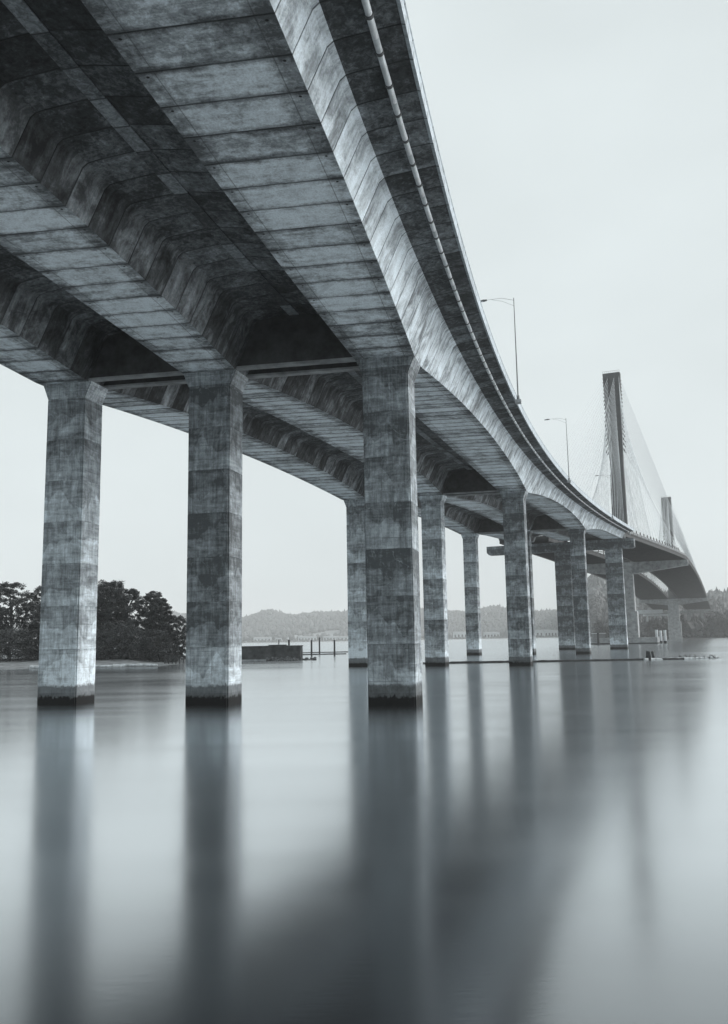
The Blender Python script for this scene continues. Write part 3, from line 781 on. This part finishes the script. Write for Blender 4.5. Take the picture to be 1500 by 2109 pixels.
for i, (x, y, h, wd, lab) in enumerate([(-94, 208, 8, 13, 'low bush on the beach left of the leftmost near column'), (-84.5, 209, 8, 12, 'low bush touching the left side of the leftmost near column'), (-67, 208, 8, 13, 'low bush right of the leftmost near column'),
     (-58, 208, 9, 13, 'spreading bush at the foot of the right-hand tree clump'), (-51, 210, 8, 9, 'bush at the right end of the island trees')]):
    leafy_tree('shrub', x, y, isl(x, y)-.2, h, wd, lab, 'bushes along the island beach', leaves=7500, lsize=.22, seed=300+i).__setitem__('category', 'bush')
# driftwood on the island beach
random.seed(5)
BEACH = [(-46.5, 4.5, 'short bleached log at the right tip of the island beach'), (-50.2, 7.5, 'long bleached log near the right tip of the island beach, below the timber rail'),
         (-53.5, 5.0, 'bleached log at the water below the slender end tree'), (-56.0, 8.5, 'longest pale log on the beach under the right-hand tree clump'), (-59.6, 4.0, 'stubby pale log on the beach under the spreading bush'),
         (-62.5, 7.0, 'pale log lying at the water below the highest rounded tree'), (-66.2, 5.5, 'pale log on the beach just right of the leftmost near column'), (-69.5, 3.6, 'small pale log touching the right edge of the leftmost near column'),
         (-81.5, 6.0, 'pale log on the beach just left of the leftmost near column'), (-85.5, 7.5, 'long pale log on the beach left of the leftmost near column'), (-89.0, 4.5, 'short pale log near the left picture edge'), (-93.0, 7.0, 'pale log at the water by the left picture edge')]
for i, (x, L, lab) in enumerate(BEACH):
    y = 184.8+random.uniform(0, 2.6); a = random.uniform(-.12, .12); r = random.uniform(.24, .40)
    mb = MB(); mb.tube([(-L/2, 0, 0), (0, random.uniform(-.1, .1), .05), (L/2, 0, 0)], [r, r*.9, r*.7], 8)
    o = mb.build('driftwood_log', M['log'], loc=(x, y, isl(x, y)+r*.7)); o.rotation_euler = (0, random.uniform(-.02, .02), a)
    tag(o, lab, 'log', 'driftwood logs on the island beach')
# low timber rail at the island's end
o = thing('timber_rail', 'low dark timber rail at the right tip of the island', 'railing', (-44.6, 204, .9))
for k in range(6):
    mb = MB(); mb.box(-2.2+k*.85, -2.0+k*.85, -.1, .1, -.8, .9); mb.build('post', M['wood'], o)
mb = MB(); mb.box(-2.4, 2.5, -.14, .14, .92, 1.12); mb.build('rail', M['wood'], o)

# ------------------------------------------------------------------ ruined dock block with rubble
o = thing('dock_wall', 'dark old concrete dock block between the middle and right near columns', 'dock', (-26.2, 231, 0))
mb = MB(); mb.loft([[(-9.2, y, z) for y, z in ((-5, -1), (5, -1), (5, 3.45), (-5, 3.45))], [(9.1, y, z) for y, z in ((-5, -1), (5, -1), (5, 3.45), (-5, 3.45))]]); mb.build('wall_block', M['ruin'], o)
mb = MB(); mb.box(-9.4, 9.25, -5.2, 5.2, 3.453, 3.70); mb.build('coping', M['ruin'], o)
mb = MB(); mb.box(-8.8, 8.9, -6.4, -5.21, -.8, .35); mb.build('footing_ledge', M['conc'], o)
o2 = thing('timber_platform', 'small flat platform with a short post on top of the old dock block', 'platform', (-23.0, 229, 3.71))
mb = MB(); mb.box(-2.4, 2.2, -1, 1, .0, .25); mb.build('deck_boards', M['wood'], o2)
mb = MB(); mb.tube([(.2, 0, .25), (.2, 0, 1.6)], .12, 8); mb.build('post', M['wood'], o2)
random.seed(9)
mb = MB()
def rock(mb, x, y, z, r):
    b = len(mb.v); pts = []
    for zi, rr in ((-.6, .7), (0, 1), (.5, .75), (.8, .3)):
        for k in range(6):
            a = k*math.pi/3+random.uniform(-.3, .3); q = rr*r*random.uniform(.7, 1.2); mb.v.append((x+math.cos(a)*q, y+math.sin(a)*q, z+zi*r*random.uniform(.7, 1.2)))
    for i in range(3):
        for k in range(6): k2 = (k+1) % 6; mb.f.append((b+i*6+k, b+i*6+k2, b+(i+1)*6+k2, b+(i+1)*6+k)); mb.mi.append(0)
    mb.f.append(tuple(b+18+k for k in range(6))); mb.mi.append(0)
for k in range(70):
    x = random.uniform(-25, -13.0); 
    hgt = 1.1 if x < -18 else .6
    rock(mb, x, random.uniform(219, 223.8) if x < -17 else random.uniform(222, 227), random.uniform(0, hgt)*.6, random.uniform(.2, .55))
o = mb.build('rubble', M['rock']); tag(o, 'heap of rubble at the foot of the old dock block', kind='stuff')

# ------------------------------------------------------------------ pilings
def piling(x, y, z1, r, label, mat='wood', lean=(0, 0), group='timber pilings in the river', z0=-2, name='piling'):
    mb = MB(); mb.tube([(0, 0, z0), (lean[0]*.5, 0, z1*.5), (lean[0], lean[1], z1)], [r*1.05, r, r*.92], 10)
    o = mb.build(name, M[mat], loc=(x, y, 0)); tag(o, label, 'piling', group)
for px, y, z1, lab in ((594, 262, 5.2, 'thin piling behind the old dock block'), (640, 283, 5.0, 'dark piling right of the dock block, nearest to it'),
                       (656, 330, 5.9, 'slim dark piling farther back, between two nearer pilings'), (687, 283, 4.9, 'dark piling farthest right, beside the second row column')):
    piling((px-750)/1790*y*.995-.35, y, z1, .30, lab)
for i, (px, y, z1, lean, lab) in enumerate(((1318, 172, 1.75, (.15, 0), 'left black stump of the three leaning in the log boom'), (1324.5, 171, 1.7, (-.2, 0), 'middle black stump of the three in the log boom'), (1332, 172.5, 1.65, (-.25, .1), 'right black stump of the three in the log boom'))):
    piling((px-750)/1790*y*1.01-.4, y, z1, .26, lab, lean=lean, group='black stumps in the log boom')
for px, y, z1, lab in ((1346, 470, 7.2, 'pale round piling left of a pair near the far bank'), (1354, 474, 6.8, 'pale round piling in the middle near the far bank'), (1363, 466, 7.0, 'pale round piling right of a pair near the far bank')):
    x = (px-754)/1790*y
    o = thing('fender_pile', lab, 'piling', (x, y, 0), 0, 'pale fender piles beside the near pylon')
    mb = MB(); mb.tube([(0, 0, 1.3), (0, 0, z1)], .75, 12); mb.build('pile_shaft', M['pale'], o)
    mb = MB(); mb.tube([(0, 0, -1), (0, 0, 1.29)], .8, 12); mb.build('pile_foot', M['dark_conc'], o)
piling(122.0, 462, 6.0, .6, 'dark piling standing alone left of the pile cap')

# ------------------------------------------------------------------ floating logs
def flog(p0, p1, r, label, group, n=8, mat='wood'):
    mb = MB(); a, b = Vector(p0), Vector(p1); L = (b-a).length; pts = []
    for k in range(n+1): pts.append((L*k/n, random.uniform(-.12, .12), random.uniform(-.03, .05)))
    mb.tube(pts, [r*random.uniform(.85, 1.05) for _ in pts], 8)
    o = mb.build('floating_log', M[mat], loc=tuple(a)); o.rotation_euler = (0, 0, math.atan2(b.y-a.y, b.x-a.x)); tag(o, label, 'log', group)
random.seed(3)
xs = [11, 17.5, 25.5, 31, 39.5, 47, 54.5, 61.5]
BL = ['leftmost log of the boom, beside the second row middle column', 'log of the boom floating just right of the second row middle column', 'boom log left of the second row right-hand column', 'boom log passing behind the second row right-hand column',
      'boom log just right of the second row right-hand column', 'boom log left of the three black stumps', 'boom log running up to the three black stumps']
for i in range(7):
    flog((xs[i], 172.5+random.uniform(-.25, .25), .1), (xs[i+1]+.6, 172.5+random.uniform(-.25, .25), .1), .24, BL[i], 'floating logs of the boom')
flog((54, 171.6, .08), (64, 173.6, .1), .28, 'pale log floating right of the three black stumps', 'floating logs of the boom', mat='log')
flog((60, 174.5, .08), (70.5, 176.0, .08), .26, 'farthest right log of the boom with twigs on it', 'floating logs of the boom', mat='log')
flog((17, 178.5, .08), (30, 174.8, .08), .18, 'thin stray pole floating behind the boom, right of the second row middle column', 'floating logs of the boom')
mb = MB()
for k in range(26):
    x = random.uniform(61, 70); y = 175+random.uniform(-.6, .6); mb.tube([(x, y, .1), (x+random.uniform(-.8, .8), y, random.uniform(.3, .9))], .05, 4)
o = mb.build('driftwood_twigs', M['wood']); tag(o, 'tangle of twigs on the right end of the log boom', kind='stuff')
flog((-24, 300, .1), (-7, 303, .1), .22, 'long dark log floating in front of the distant pilings', 'distant floating logs')
flog((-26, 345, .1), (-4, 347, .1), .22, 'long dark log floating behind the distant pilings', 'distant floating logs')

# ------------------------------------------------------------------ far bank buildings
def shed(px, y, wd, h, dp, label, z=3.0):
    x = (px-752)/1790*y
    o = thing('warehouse', label, 'building', (x, y, hill(x, y)-.3), random.uniform(-.1, .1), 'low buildings along the far bank')
    mb = MB(); mb.box(-wd/2, wd/2, 0, dp, 0, h); mb.build('wall', M['building'], o)
    mb = MB(); pr = [(-.8, h+.01), (dp+.8, h+.01), (dp/2, h+2.4)]
    mb.loft([[(-wd/2-.8, a, b) for a, b in pr], [(wd/2+.8, a, b) for a, b in pr]]); mb.build('roof', M['roof'], o)
    n = max(2, int(wd/9))
    for k in range(n):
        mb = MB(); cx = -wd/2+(k+.5)*wd/n; mb.box(cx-2.2, cx+2.2, -.12, -.01, 1, h*.62); mb.build('window', M['glass'], o)
random.seed(12)
for px, y, wd, h, lab in ((540, 2560, 51, 10.15, 'long pale shed on the far bank right of the middle near column'), (580, 2575, 39, 8.7, 'second pale shed from the left on the far bank'), (632, 2580, 54, 10.875, 'pale shed on the far bank above the distant pilings'),
                         (680, 2575, 45, 10.15, 'pale shed on the far bank left of the half hidden second row column'), (703, 2567, 33, 8.7, 'small pale shed beside the half hidden second row column'),
                         (948, 2535, 51, 15.95, 'pale building left of the slender third row column'), (1008, 2530, 45, 13.05, 'pale building right of the slender third row column'),
                         (1113, 2525, 42, 17.4, 'tall pale building right of the stained second row column'), (1132, 2515, 45, 15.95, 'pale building left of the broad cap beam column')):
    shed(px, y, wd, h, 16, lab)
o = shed(1436, 985, 34, 6.0, 12, 'long low pale shed on the right bank under the trees')
# pale ramp viaduct on the right bank
o = thing('ramp_viaduct', 'pale ramp bridge on slim piers below the steel decks on the far bank', 'bridge', (0, 0, 0))
mb = MB(); mb.quadbox([(296, 975, 27.2), (331, 975, 27.6), (331, 984, 27.6), (296, 984, 27.2), (296, 975, 31.5), (331, 975, 31.9), (331, 984, 31.9), (296, 984, 31.5)]); mb.build('ramp_deck', M['pale'], o)
mb = MB(); mb.box(308, 345, 968, 973, 24.6, 26.6); mb.build('lower_deck', M['pale'], o)
for x in (312, 320.5, 328.5, 335.5):
    mb = MB(); mb.tube([(x, 970.5, 1), (x, 970.5, 24.58)], .9, 10); mb.build('pier', M['pale'], o)
# trees on the right bank
RT = [(1334, 905, 16, 11, 0, 'dark round tree left of the pale ramp piers'), (1352, 900, 12, 9, 0, 'small dark tree in front of the pale ramp piers'), (1368, 905, 14, 15, 0, 'low wide tree right of the pale ramp piers'),
      (1398, 905, 24, 14, 1, 'pointed dark conifer standing alone in front of the far pylon shaft'), (1228, 930, 20, 13, 0, 'grey tree left of the broad right cap beam column'), (1250, 925, 15, 11, 1, 'thin conifer beside the broad right cap beam column'),
      (1462, 930, 27, 19, 0, 'large dark tree on the right bank beside the steel deck'), (1478, 925, 25, 18, 0, 'dark tree on the right bank, second from the picture edge'), (1496, 930, 29, 20, 0, 'large dark tree at the right picture edge'), (1516, 935, 27, 20, 0, 'dark tree just outside the right picture edge')]
for i, (px, y, h, wd, con, lab) in enumerate(RT):
    x = (px-752)/1790*y
    if y < shore(x)+6: y = shore(x)+8; x = (px-752)/1790*y
    leafy_tree('conifer_tree' if con else 'broadleaf_tree', x, y, max(hill(x, y), 0.5)-.5, h, wd, lab, 'trees on the right bank', leaves=1800, lsize=.8, seed=500+i, conifer=bool(con))
mb = MB(); random.seed(33)
for k in range(420):
    px = random.uniform(1215, 1540); x = (px-752)/1790*900; y = shore(x)+random.uniform(3, 22); x = (px-752)/1790*y
    if y < shore(x)+2: continue
    blob_tree(mb, x, y, hill(x, y)-.5, random.uniform(2.5, 6), False)
o = mb.build('bank_scrub', M['leaf']); tag(o, 'band of dark scrub along the right bank', kind='stuff')
mb = MB()
for k in range(700):
    px = random.uniform(480, 1215); u = (px-752)/1790; y = shore(u*2450, 2450)+random.uniform(3, 20); x = u*y
    if y < shore(x, y)+2: continue
    blob_tree(mb, x, y, hill(x, y)-.5, random.uniform(2, 5.5), False)
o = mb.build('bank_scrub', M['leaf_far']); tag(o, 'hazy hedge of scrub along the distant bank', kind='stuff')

# ------------------------------------------------------------------ haze
mb = MB(); mb.box(-4500, 4500, -60, 8500, -3.2, 290)
hz = mb.build('haze', [], None); tag(hz, kind='stuff')
m = bpy.data.materials.new('haze'); m.use_nodes = True; t = m.node_tree; t.nodes.clear()
ho = t.nodes.new('ShaderNodeOutputMaterial'); pv = t.nodes.new('ShaderNodeVolumePrincipled')
pv.inputs['Color'].default_value = (1, 1, 1, 1); pv.inputs['Density'].default_value = .00017
t.links.new(pv.outputs[0], ho.inputs['Volume']); hz.data.materials.append(m)
